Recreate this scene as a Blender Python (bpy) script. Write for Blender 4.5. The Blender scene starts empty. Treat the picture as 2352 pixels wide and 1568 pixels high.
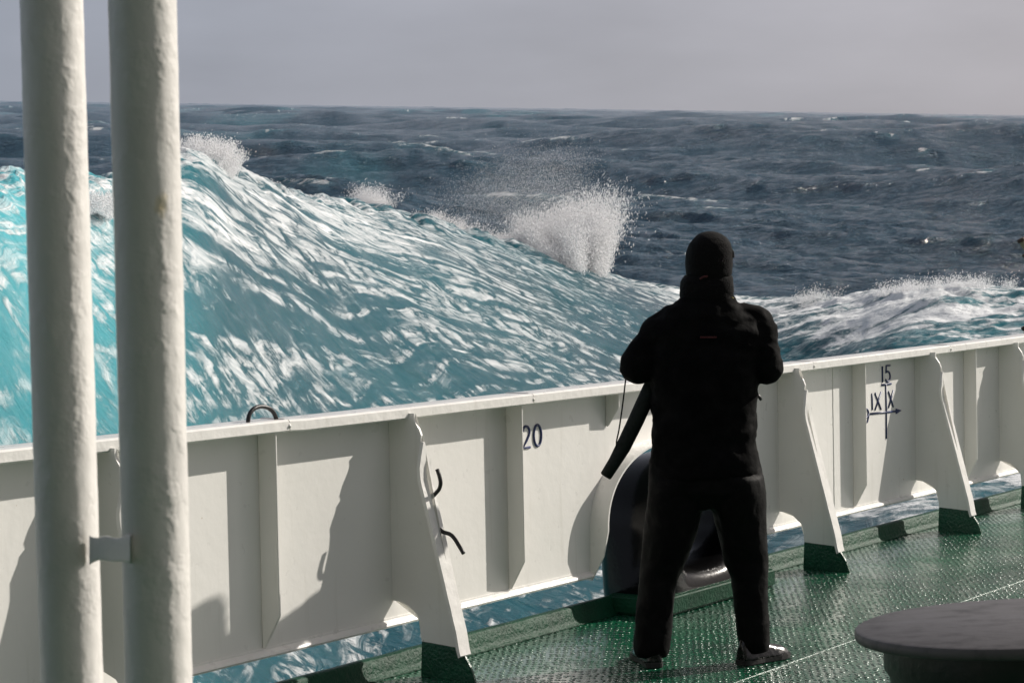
import bpy, bmesh, math, random
import numpy as np
from mathutils import Vector, Matrix, noise as mnoise

rnd = random.Random(7)
rs = np.random.RandomState(11)
SC = bpy.context.scene
COL = SC.collection
R = math.radians

# ------------------------------------------------------------------ camera geometry
# deck plane = world XY, deck z = 0; camera stands on the deck at x = y = 0
FPX, CX, CY, EYE = 5000.0, 1176.0, 784.0, 1.73      # focal length in px of a 2352 px wide picture

def nrm(v):
    v = np.array(v, float); return v / np.linalg.norm(v)

def basis(a, c):
    U = nrm([a, 1, c]); Y = nrm(np.array([0, 0, -1.0]) - U * np.dot([0, 0, -1.0], U)); X = np.cross(Y, U)
    return np.array([X, Y, U])

D = basis(-.02, 201 / FPX)                          # deck axes in camera coordinates
S = basis(.014, 537 / FPX)                          # sea axes in camera coordinates (the ship is heeled)
CAM = np.array([0, 0, EYE])

cam_data = bpy.data.cameras.new("camera")
cam = bpy.data.objects.new("camera", cam_data); COL.objects.link(cam)
M = Matrix([list(D[0]) + [0], list(D[1]) + [0], list(D[2]) + [EYE], [0, 0, 0, 1]])
cam.matrix_world = M
cam_data.sensor_width = 36.0
cam_data.lens = FPX * 36.0 / 2352.0
cam_data.clip_start = 0.1
cam_data.clip_end = 40000
cam_data.dof.use_dof = True
cam_data.dof.focus_distance = 10.5
cam_data.dof.aperture_fstop = 14.0
SC.camera = cam
SC.cycles.max_bounces = 14; SC.cycles.diffuse_bounces = 12

# ------------------------------------------------------------------ light
SUN_AZ, SUN_EL = R(62), R(31)                       # azimuth to the right of the view axis, over the deck
SC.view_settings.view_transform = 'Standard'
SC.view_settings.look = 'None'
SC.view_settings.exposure = 0.22
SC.view_settings.gamma = 1.0

def build_world():
    w = bpy.data.worlds.new("World"); SC.world = w; w.use_nodes = True
    nt = w.node_tree; nt.nodes.clear()
    out = nt.nodes.new('ShaderNodeOutputWorld'); bg = nt.nodes.new('ShaderNodeBackground')
    sky = nt.nodes.new('ShaderNodeTexSky'); sky.sky_type = 'NISHITA'; sky.sun_disc = False
    sky.sun_elevation = SUN_EL; sky.sun_rotation = SUN_AZ
    sky.air_density = 1.0; sky.dust_density = 4.0
    tc = nt.nodes.new('ShaderNodeTexCoord')
    sep = nt.nodes.new('ShaderNodeSeparateXYZ')
    nt.links.new(tc.outputs['Generated'], sep.inputs[0])
    # overcast veil: bluish grey at the left of the horizon, warmer towards the sun, slightly lighter above
    ramp = nt.nodes.new('ShaderNodeValToRGB')
    e = ramp.color_ramp.elements
    e[0].position = 0.0; e[0].color = (.305, .332, .398, 1)
    e[1].position = 1.0; e[1].color = (.452, .424, .446, 1)
    m1 = nt.nodes.new('ShaderNodeMapRange')
    m1.inputs[1].default_value = -.28; m1.inputs[2].default_value = .42
    nt.links.new(sep.outputs[0], m1.inputs[0]); nt.links.new(m1.outputs[0], ramp.inputs[0])
    m2 = nt.nodes.new('ShaderNodeMapRange')
    m2.inputs[1].default_value = 0.05; m2.inputs[2].default_value = .17
    m2.inputs[3].default_value = .92; m2.inputs[4].default_value = 1.06
    nt.links.new(sep.outputs[2], m2.inputs[0])
    m4 = nt.nodes.new('ShaderNodeMapRange'); m4.interpolation_type = 'SMOOTHSTEP'     # upper sky, out of view, dimmed to lower the ambient light
    m4.inputs[1].default_value = .2; m4.inputs[2].default_value = .75; m4.inputs[3].default_value = 1.0; m4.inputs[4].default_value = .62
    nt.links.new(sep.outputs[2], m4.inputs[0])
    mp = nt.nodes.new('ShaderNodeMapping'); mp.inputs['Scale'].default_value = (5, 5, 16)
    ns = nt.nodes.new('ShaderNodeTexNoise'); ns.inputs['Scale'].default_value = 1.3; ns.inputs['Detail'].default_value = 5
    nt.links.new(tc.outputs['Generated'], mp.inputs[0]); nt.links.new(mp.outputs[0], ns.inputs['Vector'])
    m3 = nt.nodes.new('ShaderNodeMapRange')
    m3.inputs[1].default_value = .3; m3.inputs[2].default_value = .7; m3.inputs[3].default_value = .905; m3.inputs[4].default_value = 1.09
    nt.links.new(ns.outputs[0], m3.inputs[0])
    mul = nt.nodes.new('ShaderNodeMath'); mul.operation = 'MULTIPLY'
    mq = nt.nodes.new('ShaderNodeMath'); mq.operation = 'MULTIPLY'; nt.links.new(m2.outputs[0], mq.inputs[0]); nt.links.new(m4.outputs[0], mq.inputs[1])
    nt.links.new(mq.outputs[0], mul.inputs[0]); nt.links.new(m3.outputs[0], mul.inputs[1])
    mul2 = nt.nodes.new('ShaderNodeMath'); mul2.operation = 'MULTIPLY'; mul2.inputs[1].default_value = 9.5
    nt.links.new(mul.outputs[0], mul2.inputs[0])
    vm = nt.nodes.new('ShaderNodeVectorMath'); vm.operation = 'SCALE'
    nt.links.new(ramp.outputs[0], vm.inputs[0]); nt.links.new(mul2.outputs[0], vm.inputs['Scale'])
    mix = nt.nodes.new('ShaderNodeMix'); mix.data_type = 'RGBA'; mix.inputs[0].default_value = .92
    nt.links.new(sky.outputs[0], mix.inputs[6]); nt.links.new(vm.outputs[0], mix.inputs[7])
    nt.links.new(mix.outputs[2], bg.inputs[0]); bg.inputs[1].default_value = .10
    nt.links.new(bg.outputs[0], out.inputs[0])
build_world()

sun_d = bpy.data.lights.new("sun", 'SUN'); sun_d.energy = 4.45; sun_d.angle = R(.6); sun_d.color = (1, .935, .85)
sun = bpy.data.objects.new("sun", sun_d); COL.objects.link(sun)
sdir = Vector((math.sin(SUN_AZ) * math.cos(SUN_EL), math.cos(SUN_AZ) * math.cos(SUN_EL), math.sin(SUN_EL)))
sun.rotation_euler = sdir.to_track_quat('Z', 'Y').to_euler()
sun.location = (20, 10, 15)

# ------------------------------------------------------------------ measuring helpers (photo px -> real planes)
def ray(px, py): return D @ np.array([(px - CX) / FPX, -(py - CY) / FPX, -1.0])
def at_z(px, py, z=0.0):
    r = ray(px, py); return CAM + r * ((z - EYE) / r[2])
def at_y(px, py, y):
    r = ray(px, py); return CAM + r * (y / r[1])
WD = ray(4673, 513); WD[2] = 0; WD = nrm(WD)        # along the bulwark, away from the camera
WN = np.array([WD[1], -WD[0], 0])                   # inboard normal of the bulwark
W0 = at_z(1162, 1738 - .262 * 1162, .08)
W0[2] = 0
def W(s, off, z):                                   # bulwark coordinates -> world
    return Vector(W0 + WD * s + WN * off + np.array([0, 0, z]))
def on_wall(px, py, off=0.0):
    r = ray(px, py); t = np.dot(W0 + WN * off - CAM, WN) / np.dot(r, WN); p = CAM + r * t
    return float(np.dot(p - W0, WD)), float(p[2])
def on_stay(px, py, s):                             # plane square to the bulwark at s -> (off, z)
    r = ray(px, py); t = np.dot(W0 + WD * s - CAM, WD) / np.dot(r, WD); p = CAM + r * t
    return float(np.dot(p - W0, WN)), float(p[2])

# ------------------------------------------------------------------ mesh helpers
def new_obj(name, me, parent=None, mat=None, smooth=False):
    o = bpy.data.objects.new(name, me); COL.objects.link(o)
    if parent is not None: o.parent = parent
    if mat is not None: me.materials.append(mat)
    if smooth:
        me.polygons.foreach_set('use_smooth', [True] * len(me.polygons))
    return o

def empty(name, loc=(0, 0, 0)):
    o = bpy.data.objects.new(name, None); COL.objects.link(o); o.location = loc
    o.empty_display_size = .1
    return o

def tag(o, label=None, cat=None, group=None, kind=None):
    if label: o['label'] = label
    if cat: o['category'] = cat
    if group: o['group'] = group
    if kind: o['kind'] = kind
    return o

def build(name, bm, mat, parent=None, smooth=False, bevel=0, seg=2, auto=False):
    bmesh.ops.recalc_face_normals(bm, faces=bm.faces)
    if bevel:
        es = [e for e in bm.edges if len(e.link_faces) == 2 and e.calc_face_angle(0) > .5]
        bmesh.ops.bevel(bm, geom=es, offset=bevel, segments=seg, affect='EDGES', clamp_overlap=True)
    me = bpy.data.meshes.new(name); bm.to_mesh(me); bm.free()
    if parent is not None and parent.type == 'EMPTY':
        me.transform(Matrix.Translation(-parent.location))
    elif parent is not None:
        p = parent
        while p.parent is not None: p = p.parent
        me.transform(Matrix.Translation(-p.location))
    o = new_obj(name, me, parent, mat, smooth)
    if auto:
        me.polygons.foreach_set('use_smooth', [True] * len(me.polygons))
        try: me.set_sharp_from_angle(angle=R(40))
        except Exception: pass
    return o

def prism(bm, pts, vec):                            # closed polygon (3D points) swept by a vector
    vec = Vector(vec)
    a = [bm.verts.new(Vector(p)) for p in pts]; b = [bm.verts.new(Vector(p) + vec) for p in pts]
    n = len(pts)
    bm.faces.new(a); bm.faces.new(b[::-1])
    for i in range(n):
        j = (i + 1) % n
        bm.faces.new((a[i], b[i], b[j], a[j]))

def tube(bm, pts, rad, n=10, cap=True, closed=False):
    pts = [Vector(p) for p in pts]; m = len(pts)
    rads = rad if isinstance(rad, (list, tuple)) else [rad] * m
    rings = []; up = None
    for i, p in enumerate(pts):
        if closed: t = (pts[(i + 1) % m] - pts[i - 1])
        else: t = pts[min(i + 1, m - 1)] - pts[max(i - 1, 0)]
        t.normalize()
        if up is None:
            up = t.orthogonal().normalized()
        else:
            up = (up - t * up.dot(t)).normalized()
        sd = t.cross(up)
        rr = rads[i]
        ra, rb = rr if isinstance(rr, (list, tuple)) else (rr, rr)
        rings.append([bm.verts.new(p + up * math.cos(a) * ra + sd * math.sin(a) * rb)
                      for a in [2 * math.pi * k / n for k in range(n)]])
    rng = m if closed else m - 1
    for i in range(rng):
        A, B = rings[i], rings[(i + 1) % m]
        for k in range(n):
            bm.faces.new((A[k], A[(k + 1) % n], B[(k + 1) % n], B[k]))
    if cap and not closed:
        bm.faces.new(rings[0][::-1]); bm.faces.new(rings[-1])

def loft(bm, rings, cap=True):
    vs = [[bm.verts.new(Vector(p)) for p in r] for r in rings]
    n = len(vs[0])
    for A, B in zip(vs, vs[1:]):
        for k in range(n):
            bm.faces.new((A[k], A[(k + 1) % n], B[(k + 1) % n], B[k]))
    if cap:
        bm.faces.new(vs[0][::-1]); bm.faces.new(vs[-1])

def lathe(bm, prof, n=64, mtx=Matrix()):
    loft(bm, [[mtx @ Vector((r * math.cos(2 * math.pi * k / n), r * math.sin(2 * math.pi * k / n), z)) for k in range(n)] for r, z in prof])

def smooth_path(pts, sub=6):                        # Catmull-Rom
    P = [Vector(p) for p in pts]; P = [P[0] * 2 - P[1]] + P + [P[-1] * 2 - P[-2]]
    out = []
    for i in range(1, len(P) - 2):
        for k in range(sub):
            t = k / sub; a, b, c, d = P[i - 1], P[i], P[i + 1], P[i + 2]
            out.append(.5 * ((2 * b) + (c - a) * t + (2 * a - 5 * b + 4 * c - d) * t * t + (3 * b - a - 3 * c + d) * t ** 3))
    out.append(P[-2]); return out

def np_mesh(name, V, Fc):
    me = bpy.data.meshes.new(name)
    k = Fc.shape[1]
    me.vertices.add(len(V)); me.vertices.foreach_set('co', V.astype(np.float32).ravel())
    me.loops.add(Fc.size); me.loops.foreach_set('vertex_index', Fc.astype(np.int32).ravel())
    me.polygons.add(len(Fc)); me.polygons.foreach_set('loop_start', np.arange(0, Fc.size, k, dtype=np.int32))
    me.polygons.foreach_set('loop_total', np.full(len(Fc), k, dtype=np.int32))
    me.update(calc_edges=True)
    return me

# ------------------------------------------------------------------ materials
class NT:
    def __init__(s, name):
        s.m = bpy.data.materials.new(name); s.m.use_nodes = True; s.t = s.m.node_tree
        s.b = s.t.nodes['Principled BSDF']; s.out = s.t.nodes['Material Output']
    def n(s, kind, **kw):
        x = s.t.nodes.new(kind)
        for k, v in kw.items():
            if hasattr(x, k): setattr(x, k, v)
        return x
    def l(s, a, b): s.t.links.new(a, b)
    def val(s, sock, v): 
        if hasattr(v, 'is_output'): s.l(v, sock)
        else: sock.default_value = v
    def math(s, op, a, b=None, c=None, clamp=False):
        x = s.t.nodes.new('ShaderNodeMath'); x.operation = op; x.use_clamp = clamp
        s.val(x.inputs[0], a)
        if b is not None: s.val(x.inputs[1], b)
        if c is not None: s.val(x.inputs[2], c)
        return x.outputs[0]
    def rng(s, v, a, b, c=0.0, d=1.0, smooth=False):
        x = s.t.nodes.new('ShaderNodeMapRange')
        if smooth: x.interpolation_type = 'SMOOTHSTEP'
        for i, q in enumerate((v, a, b, c, d)): s.val(x.inputs[i], q)
        return x.outputs[0]
    def mix(s, f, a, b):
        x = s.t.nodes.new('ShaderNodeMix'); x.data_type = 'RGBA'
        s.val(x.inputs[0], f); s.val(x.inputs[6], a); s.val(x.inputs[7], b); return x.outputs[2]
    def coord(s, which='Object', scale=(1, 1, 1), rot=(0, 0, 0)):
        tc = s.t.nodes.new('ShaderNodeTexCoord'); mp = s.t.nodes.new('ShaderNodeMapping')
        mp.inputs['Scale'].default_value = scale; mp.inputs['Rotation'].default_value = rot
        s.l(tc.outputs[which], mp.inputs[0]); return mp.outputs[0]
    def noise(s, vec, scale, detail=4, rough=.5, dist=0):
        x = s.t.nodes.new('ShaderNodeTexNoise'); s.l(vec, x.inputs['Vector'])
        x.inputs['Scale'].default_value = scale; x.inputs['Detail'].default_value = detail
        x.inputs['Roughness'].default_value = rough; x.inputs['Distortion'].default_value = dist
        return x.outputs[0]
    def bump(s, h, strength, dist, prev=None):
        x = s.t.nodes.new('ShaderNodeBump'); x.inputs['Strength'].default_value = strength
        x.inputs['Distance'].default_value = dist; s.val(x.inputs['Height'], h)
        if prev is not None: s.l(prev, x.inputs['Normal'])
        return x.outputs[0]
    def set(s, **kw):
        names = dict(col='Base Color', rough='Roughness', nor='Normal', spec='Specular IOR Level', coat='Coat Weight', coatr='Coat Roughness', metal='Metallic', ior='IOR', sheen='Sheen Weight')
        for k, v in kw.items(): s.val(s.b.inputs[names[k]], v)
        return s.m

def mat_white(name, col=(.78, .768, .735, 1), lump=.25, rough=.33, stain=.85):
    t = NT(name); v = t.coord()
    big = t.noise(v, 1.7, 4); fine = t.noise(v, 60, 3); mid = t.noise(v, 16, 3)
    c = t.mix(t.rng(big, .35, .7), col, (col[0] * .93, col[1] * .935, col[2] * .93, 1))
    # thin grime runs and a few rusty pinholes
    v2 = t.coord(scale=(9, 9, .7)); runs = t.noise(v2, 2.2, 4, .6)
    c = t.mix(t.math('MULTIPLY', t.rng(runs, .58, .78), .28 * stain), c, (.42, .40, .33, 1))
    rust = t.noise(v, 23, 2, .6)
    c = t.mix(t.math('MULTIPLY', t.rng(rust, .755, .79), .55 * stain), c, (.30, .17, .06, 1))
    b = t.bump(fine, lump * .6, .0015); b = t.bump(mid, lump, .006, b)
    return t.set(col=c, rough=t.rng(mid, .3, .7, rough - .06, rough + .1), nor=b)

M_white = mat_white('white_gloss_paint')
M_whitelump = mat_white('thick_white_paint', lump=.7, rough=.3)
M_pipe = NT('pipe_paint')
def _pipe():
    t = M_pipe; v = t.coord()
    a = t.noise(v, 9, 5, .6); b_ = t.noise(v, 38, 3)
    c = t.mix(t.rng(a, .4, .75), (.75, .73, .695, 1), (.67, .65, .62, 1))
    y = t.noise(v, 5.0, 2)
    c = t.mix(t.math('MULTIPLY', t.rng(y, .72, .76), .6), c, (.62, .50, .22, 1))
    sp_ = at_y(380, 462, 3.17) - at_y(250, 1560, 3.25) * np.array([1, 1, 0])
    ds = t.n('ShaderNodeVectorMath'); ds.operation = 'DISTANCE'; t.l(t.coord(scale=(1, 1, .5)), ds.inputs[0]); ds.inputs[1].default_value = (sp_[0], sp_[1], sp_[2] * .5)
    c = t.mix(t.math('MULTIPLY', t.rng(t.math('ADD', ds.outputs['Value'], t.math('MULTIPLY', b_, .02)), .016, .028, 1, 0), .75), c, (.60, .44, .10, 1))
    n = t.bump(a, .3, .006); n = t.bump(b_, .45, .003, n)
    c2 = t.noise(v, 17, 3, .6); n = t.bump(t.rng(c2, .5, .8), .5, .004, n)
    t.set(col=c, rough=.42, nor=n)
_pipe(); M_pipe = M_pipe.m

def mat_simple(name, col, rough=.5, bump=0, bscale=30, bdist=.004, var=.25, **kw):
    t = NT(name); v = t.coord(); n1 = t.noise(v, bscale, 4, .55); n2 = t.noise(v, bscale * .15, 3)
    c = t.mix(t.rng(n2, .35, .7), (*col, 1), (*[x * (1 - var) for x in col], 1))
    if bump: kw['nor'] = t.bump(n1, bump, bdist)
    return t.set(col=c, rough=t.rng(n1, .3, .7, rough * .85, min(1, rough * 1.2)), **kw)

M_black = mat_simple('black_gloss_enamel', (.002, .002, .0022), .17, .35, 48, .0025, var=.1, spec=.22)
M_rod = mat_simple('black_rod_paint', (.008, .008, .008), .38, .5, 90, .004)
M_blue = mat_simple('navy_lettering_paint', (.012, .028, .11), .4, .3, 80, .002)
M_hullgreen = mat_simple('green_hull_paint', (.008, .075, .038), .28, .8, 70, .006, var=.3)
M_coam = mat_simple('green_thick_paint', (.005, .055, .026), .46, 1.0, 62, .007, var=.35, spec=.15)
M_jacket = mat_simple('black_jacket_cloth', (.0014, .0014, .0015), .85, .35, 14, .02, spec=.10)
M_trouser = mat_simple('black_trouser_cloth', (.0012, .0012, .0013), .7, .4, 12, .02, spec=.11)
M_hat = mat_simple('dark_knit', (.0026, .0023, .0023), .95, .8, 160, .004, spec=.15)
M_gaiter = mat_simple('black_fleece', (.0022, .0021, .0022), .95, .8, 110, .005, spec=.15)
M_boot = mat_simple('black_boot_leather', (.002, .002, .002), .24, .5, 40, .004)
M_sole = mat_simple('boot_sole_rubber', (.006, .0058, .0055), .6, .3, 60, .003)
M_skin = mat_simple('skin', (.42, .24, .17), .5, .2, 60, .002, var=.12)
M_hair = mat_simple('brown_hair', (.03, .02, .014), .7, .8, 120, .004)
M_red = mat_simple('red_tag_cloth', (.05, .003, .0035), .85)
M_yellow = mat_simple('yellow_thread', (.28, .22, .02), .7)
M_bag = mat_simple('dark_green_nylon', (.004, .008, .006), .7, .4, 60, .004, spec=.25)
M_rust = mat_simple('rusty_brown', (.045, .024, .014), .7, .6, 50, .004)

def mat_cap():
    t = NT('worn_black_plate'); v = t.coord(); a = t.noise(t.coord(scale=(6, 8, 6), rot=(0, 0, .3)), 1.7, 6, .62); b = t.noise(v, 40, 4)
    c = t.mix(t.rng(a, .30, .50), (.022, .020, .021, 1), (.070, .065, .066, 1))
    return t.set(col=c, rough=t.rng(a, .3, .7, .62, .48), nor=t.bump(b, .35, .003))
M_cap = mat_cap()

def mat_deck():
    t = NT('green_studded_deck_paint')
    vo = t.n('ShaderNodeTexVoronoi'); vo.feature = 'F1'; vo.inputs['Scale'].default_value = 34.0; vo.inputs['Randomness'].default_value = .38
    t.l(t.coord(scale=(1, .62, 1), rot=(0, 0, .12)), vo.inputs['Vector'])
    h = t.rng(vo.outputs['Distance'], .12, .50, 1, 0, True)
    v = t.coord(); n1 = t.noise(v, 1.1, 5, .6); n2 = t.noise(v, 130, 3); n3 = t.noise(v, 7, 4, .6)
    wet = t.rng(n1, .40, .62)
    c = t.mix(wet, (.004, .088, .040, 1), (.003, .055, .028, 1))
    c = t.mix(t.math('MULTIPLY', t.rng(n3, .55, .8), .5), c, (.03, .075, .05, 1))
    b = t.bump(h, 1.0, .0115); b = t.bump(n2, .35, .0015, b); b = t.bump(n3, .2, .01, b)
    cb = t.bump(h, 1.0, .011); cb = t.bump(n3, .3, .006, cb)
    t.l(cb, t.b.inputs['Coat Normal'])
    return t.set(col=c, rough=t.math('ADD', t.rng(wet, 0, 1, .26, .18), t.rng(n2, .3, .7, 0, .06)), nor=b, spec=.4, coat=t.rng(t.noise(t.coord(), 2.3, 4, .6), .38, .62, .15, 1.0), coatr=.21)
M_deck = mat_deck()

def mat_spray():
    t = NT('white_spray_drops')
    t.set(col=(.97, .97, .97, 1), rough=.6, spec=.2)
    tr = t.n('ShaderNodeBsdfTranslucent'); tr.inputs[0].default_value = (.97, .97, .98, 1)
    mx = t.n('ShaderNodeMixShader'); mx.inputs[0].default_value = .5
    t.l(t.b.outputs[0], mx.inputs[1]); t.l(tr.outputs[0], mx.inputs[2]); t.l(mx.outputs[0], t.out.inputs[0])
    return t.m
M_spray = mat_spray()

def mat_sea():
    t = NT('storm_sea_water')
    at = t.n('ShaderNodeAttribute'); at.attribute_name = 'foam'; foamA = at.outputs['Fac']
    at2 = t.n('ShaderNodeAttribute'); at2.attribute_name = 'turq'; turq = at2.outputs['Fac']
    at3 = t.n('ShaderNodeAttribute'); at3.attribute_name = 'near'; near = at3.outputs['Fac']
    at4 = t.n('ShaderNodeAttribute'); at4.attribute_name = 'churn'; churn = at4.outputs['Fac']
    obj = t.coord()
    # slow warp, then noise stretched along the wake direction
    wn = t.n('ShaderNodeTexNoise'); t.l(obj, wn.inputs['Vector']); wn.inputs['Scale'].default_value = .35; wn.inputs['Detail'].default_value = 4
    wv = t.n('ShaderNodeVectorMath'); wv.operation = 'SUBTRACT'; t.l(wn.outputs['Color'], wv.inputs[0]); wv.inputs[1].default_value = (.5, .5, .5)
    ws = t.n('ShaderNodeVectorMath'); ws.operation = 'SCALE'; t.l(wv.outputs[0], ws.inputs[0]); ws.inputs['Scale'].default_value = 1.0
    wa = t.n('ShaderNodeVectorMath'); wa.operation = 'ADD'; t.l(obj, wa.inputs[0]); t.l(ws.outputs[0], wa.inputs[1])
    fl = t.n('ShaderNodeAttribute'); fl.attribute_name = 'flow'
    ro = t.n('ShaderNodeVectorMath'); ro.operation = 'ADD'; t.l(fl.outputs['Vector'], ro.inputs[0]); t.l(ws.outputs[0], ro.inputs[1])
    def sc(x, y, z=0.0):
        q = t.n('ShaderNodeMapping'); q.inputs['Scale'].default_value = (x, y, z); t.l(ro.outputs[0], q.inputs[0]); return q.outputs[0]
    n1 = t.noise(sc(8.5, .40), 1.0, 7, .58, .3)                # fine streaks
    n2 = t.noise(sc(1.7, .19), 1.0, 6, .6, .6)                 # broad patches
    n3 = t.noise(wa.outputs[0], 3.4, 9, .66, .4)              # broken lather
    chn = t.n('ShaderNodeMapping'); chn.inputs['Scale'].default_value = (.75, 1.5, 1); t.l(wa.outputs[0], chn.inputs[0])
    n5 = t.noise(chn.outputs[0], 1.0, 9, .66, .5)              # churned water
    def fmix(a_, b_):
        x = t.n('ShaderNodeMix'); x.data_type = 'FLOAT'; t.l(churn, x.inputs[0]); t.l(a_, x.inputs[2]); t.l(b_, x.inputs[3]); return x.outputs[0]
    n1 = fmix(n1, n5); n2 = fmix(n2, n5)
    n4 = t.noise(sc(2.6, .16), 1.0, 7, .56, .4)                 # long threads
    ridge = t.math('SUBTRACT', 1.0, t.math('MULTIPLY', t.math('ABSOLUTE', t.math('SUBTRACT', n4, .5)), 13.0))
    fw = t.n('ShaderNodeTexNoise'); t.l(wa.outputs[0], fw.inputs['Vector']); fw.inputs['Scale'].default_value = 1.9; fw.inputs['Detail'].default_value = 5
    def lace(x, y, k, wdt):
        a_ = t.n('ShaderNodeVectorMath'); a_.operation = 'MULTIPLY_ADD'
        t.l(fw.outputs['Color'], a_.inputs[0]); a_.inputs[1].default_value = (k, k, k); t.l(sc(x, y), a_.inputs[2])
        vo = t.n('ShaderNodeTexVoronoi'); vo.feature = 'DISTANCE_TO_EDGE'; vo.inputs['Scale'].default_value = 1.0; t.l(a_.outputs[0], vo.inputs['Vector'])
        return t.rng(vo.outputs['Distance'], 0.0, wdt, 1, 0, True)
    l1 = lace(1.7, .30, .55, .09); l2 = lace(4.2, 1.1, .9, .12)
    fld = t.math('ADD', t.math('ADD', t.math('MULTIPLY', n1, .42), t.math('MULTIPLY', n2, .32)), t.math('MULTIPLY', n3, .26))
    fa = t.math('MULTIPLY', t.math('SUBTRACT', foamA, .50), .32)
    cover = t.math('ADD', n2, fa)
    mask1 = t.math('MULTIPLY', t.rng(cover, .44, .60, 0, 1, True), t.rng(n3, .40, .60, 0, 1, True))
    thread = t.math('MULTIPLY', t.math('MAXIMUM', ridge, 0.0), t.rng(t.math('ADD', n3, fa), .39, .54, 0, 1, True))
    net = t.math('MAXIMUM', t.math('MULTIPLY', l1, mask1), t.math('MULTIPLY', t.math('MULTIPLY', l2, .24), t.rng(t.math('ADD', t.math('MULTIPLY', n2, .5), t.math('ADD', t.math('MULTIPLY', n3, .5), fa)), .45, .58, 0, 1, True)))
    net = t.math('MULTIPLY', t.math('MAXIMUM', net, thread), t.math('MULTIPLY', near, t.math('SUBTRACT', 1.0, t.math('MULTIPLY', churn, .7))))
    th = t.math('SUBTRACT', .668, t.math('MULTIPLY', foamA, .27))
    patch = t.rng(fld, th, t.math('ADD', th, .085), 0, 1, True)
    foam = t.math('MAXIMUM', patch, t.math('MULTIPLY', net, .85))
    thv = t.math('SUBTRACT', .655, t.math('MULTIPLY', foamA, .30))
    veil = t.math('MULTIPLY', t.rng(t.math('ADD', t.math('MULTIPLY', n2, .65), t.math('MULTIPLY', n3, .35)), thv, t.math('ADD', thv, .16), 0, 1, True), near)
    deep = t.mix(t.rng(n3, .35, .65), (.042, .098, .146, 1), (.062, .126, .180, 1))  # far water tone raised in the colour to stand in for reflected sky
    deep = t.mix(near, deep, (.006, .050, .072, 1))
    wat = t.mix(turq, deep, (.10, .53, .60, 1))
    wat = t.mix(t.math('MULTIPLY', veil, .20), wat, (.19, .38, .43, 1))
    c = t.mix(foam, wat, (.77, .79, .80, 1))
    # ripples of several sizes
    def rip(sx, sy, rot, scale, det):
        q = t.n('ShaderNodeMapping'); q.inputs['Scale'].default_value = (sx, sy, 1); q.inputs['Rotation'].default_value = (0, 0, rot); t.l(obj, q.inputs[0])
        return t.noise(q.outputs[0], scale, det, .62, .3)
    def bmp(h, far_s, near_s, dist, prev=None):
        x = t.n('ShaderNodeBump'); t.l(t.rng(near, 0, 1, far_s, near_s), x.inputs['Strength']); x.inputs['Distance'].default_value = dist
        t.l(h, x.inputs['Height'])
        if prev is not None: t.l(prev, x.inputs['Normal'])
        return x.outputs[0]
    b = bmp(rip(.8, 1.5, .35, 3.4, 8), 1.0, .40, .36)
    b = bmp(rip(.6, 1.6, .2, .95, 8), 1.0, .22, .55, b)
    b = bmp(rip(.7, 1.5, -.25, .22, 7), .9, .05, 1.3, b)
    b = t.bump(t.math('MULTIPLY', foam, n3), .5, .10, b)
    return t.set(col=c, rough=t.rng(foam, 0, 1, .10, .75), nor=b, ior=1.333, spec=t.math('MULTIPLY', t.rng(foam, 0, 1, .5, .15), t.rng(near, 0, 1, 1.0, .26)))
M_sea = mat_sea()

# ------------------------------------------------------------------ sea
HS = 5.0                                             # eye height over mean water level
Sw = D @ S.T                                         # columns: sea axes in world coordinates
SEA_O = CAM - Sw[:, 2] * HS
SEA_M = Matrix([[Sw[0, 0], Sw[0, 1], Sw[0, 2], SEA_O[0]], [Sw[1, 0], Sw[1, 1], Sw[1, 2], SEA_O[1]],
                [Sw[2, 0], Sw[2, 1], Sw[2, 2], SEA_O[2]], [0, 0, 0, 1]])

def sea_ray(px, py):                                 # -> (tan azimuth, drop per metre) in the sea frame
    px = np.asarray(px, float); py = np.asarray(py, float) + 0 * px
    c = np.tensordot(S, np.stack([(px - CX) / FPX, -(py - CY) / FPX, -1.0 + 0 * px]), 1)
    return c[0] / c[1], -c[2] / c[1]

CREST = [(-900, 490, 14), (-400, 445, 17), (0, 416, 20), (200, 428, 23), (330, 398, 25), (430, 358, 27), (490, 366, 28), (530, 396, 28.8), (600, 422, 30), (700, 452, 32), (800, 480, 34), (900, 502, 35.5),
         (1000, 524, 37), (1100, 550, 38.5), (1200, 578, 40), (1300, 606, 41.5), (1400, 634, 43), (1500, 655, 44.5), (1600, 674, 46), (1700, 686, 46),
         (1800, 692, 44), (1900, 694, 42), (2000, 690, 40), (2080, 678, 38.5), (2200, 668, 38), (2300, 668, 38), (2420, 672, 38), (2600, 680, 39), (3200, 700, 42)]
_ct, _cd, _ch = [], [], []
for px_, py_, d_ in CREST:
    tt, dr = sea_ray(px_, py_); _ct.append(tt); _cd.append(d_); _ch.append(HS - dr * d_)
_tt = np.linspace(_ct[0], _ct[-1], 3001); _k = np.exp(-np.linspace(-2.2, 2.2, 131) ** 2); _k /= _k.sum()
def _smooth(v):
    p = np.pad(np.interp(_tt, _ct, v), 65, mode='edge'); return np.convolve(p, _k, 'valid')
_cds, _chs = _smooth(_cd), _smooth(_ch)
def crest_at(t): return np.interp(t, _tt, _cds), np.interp(t, _tt, _chs)

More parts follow.
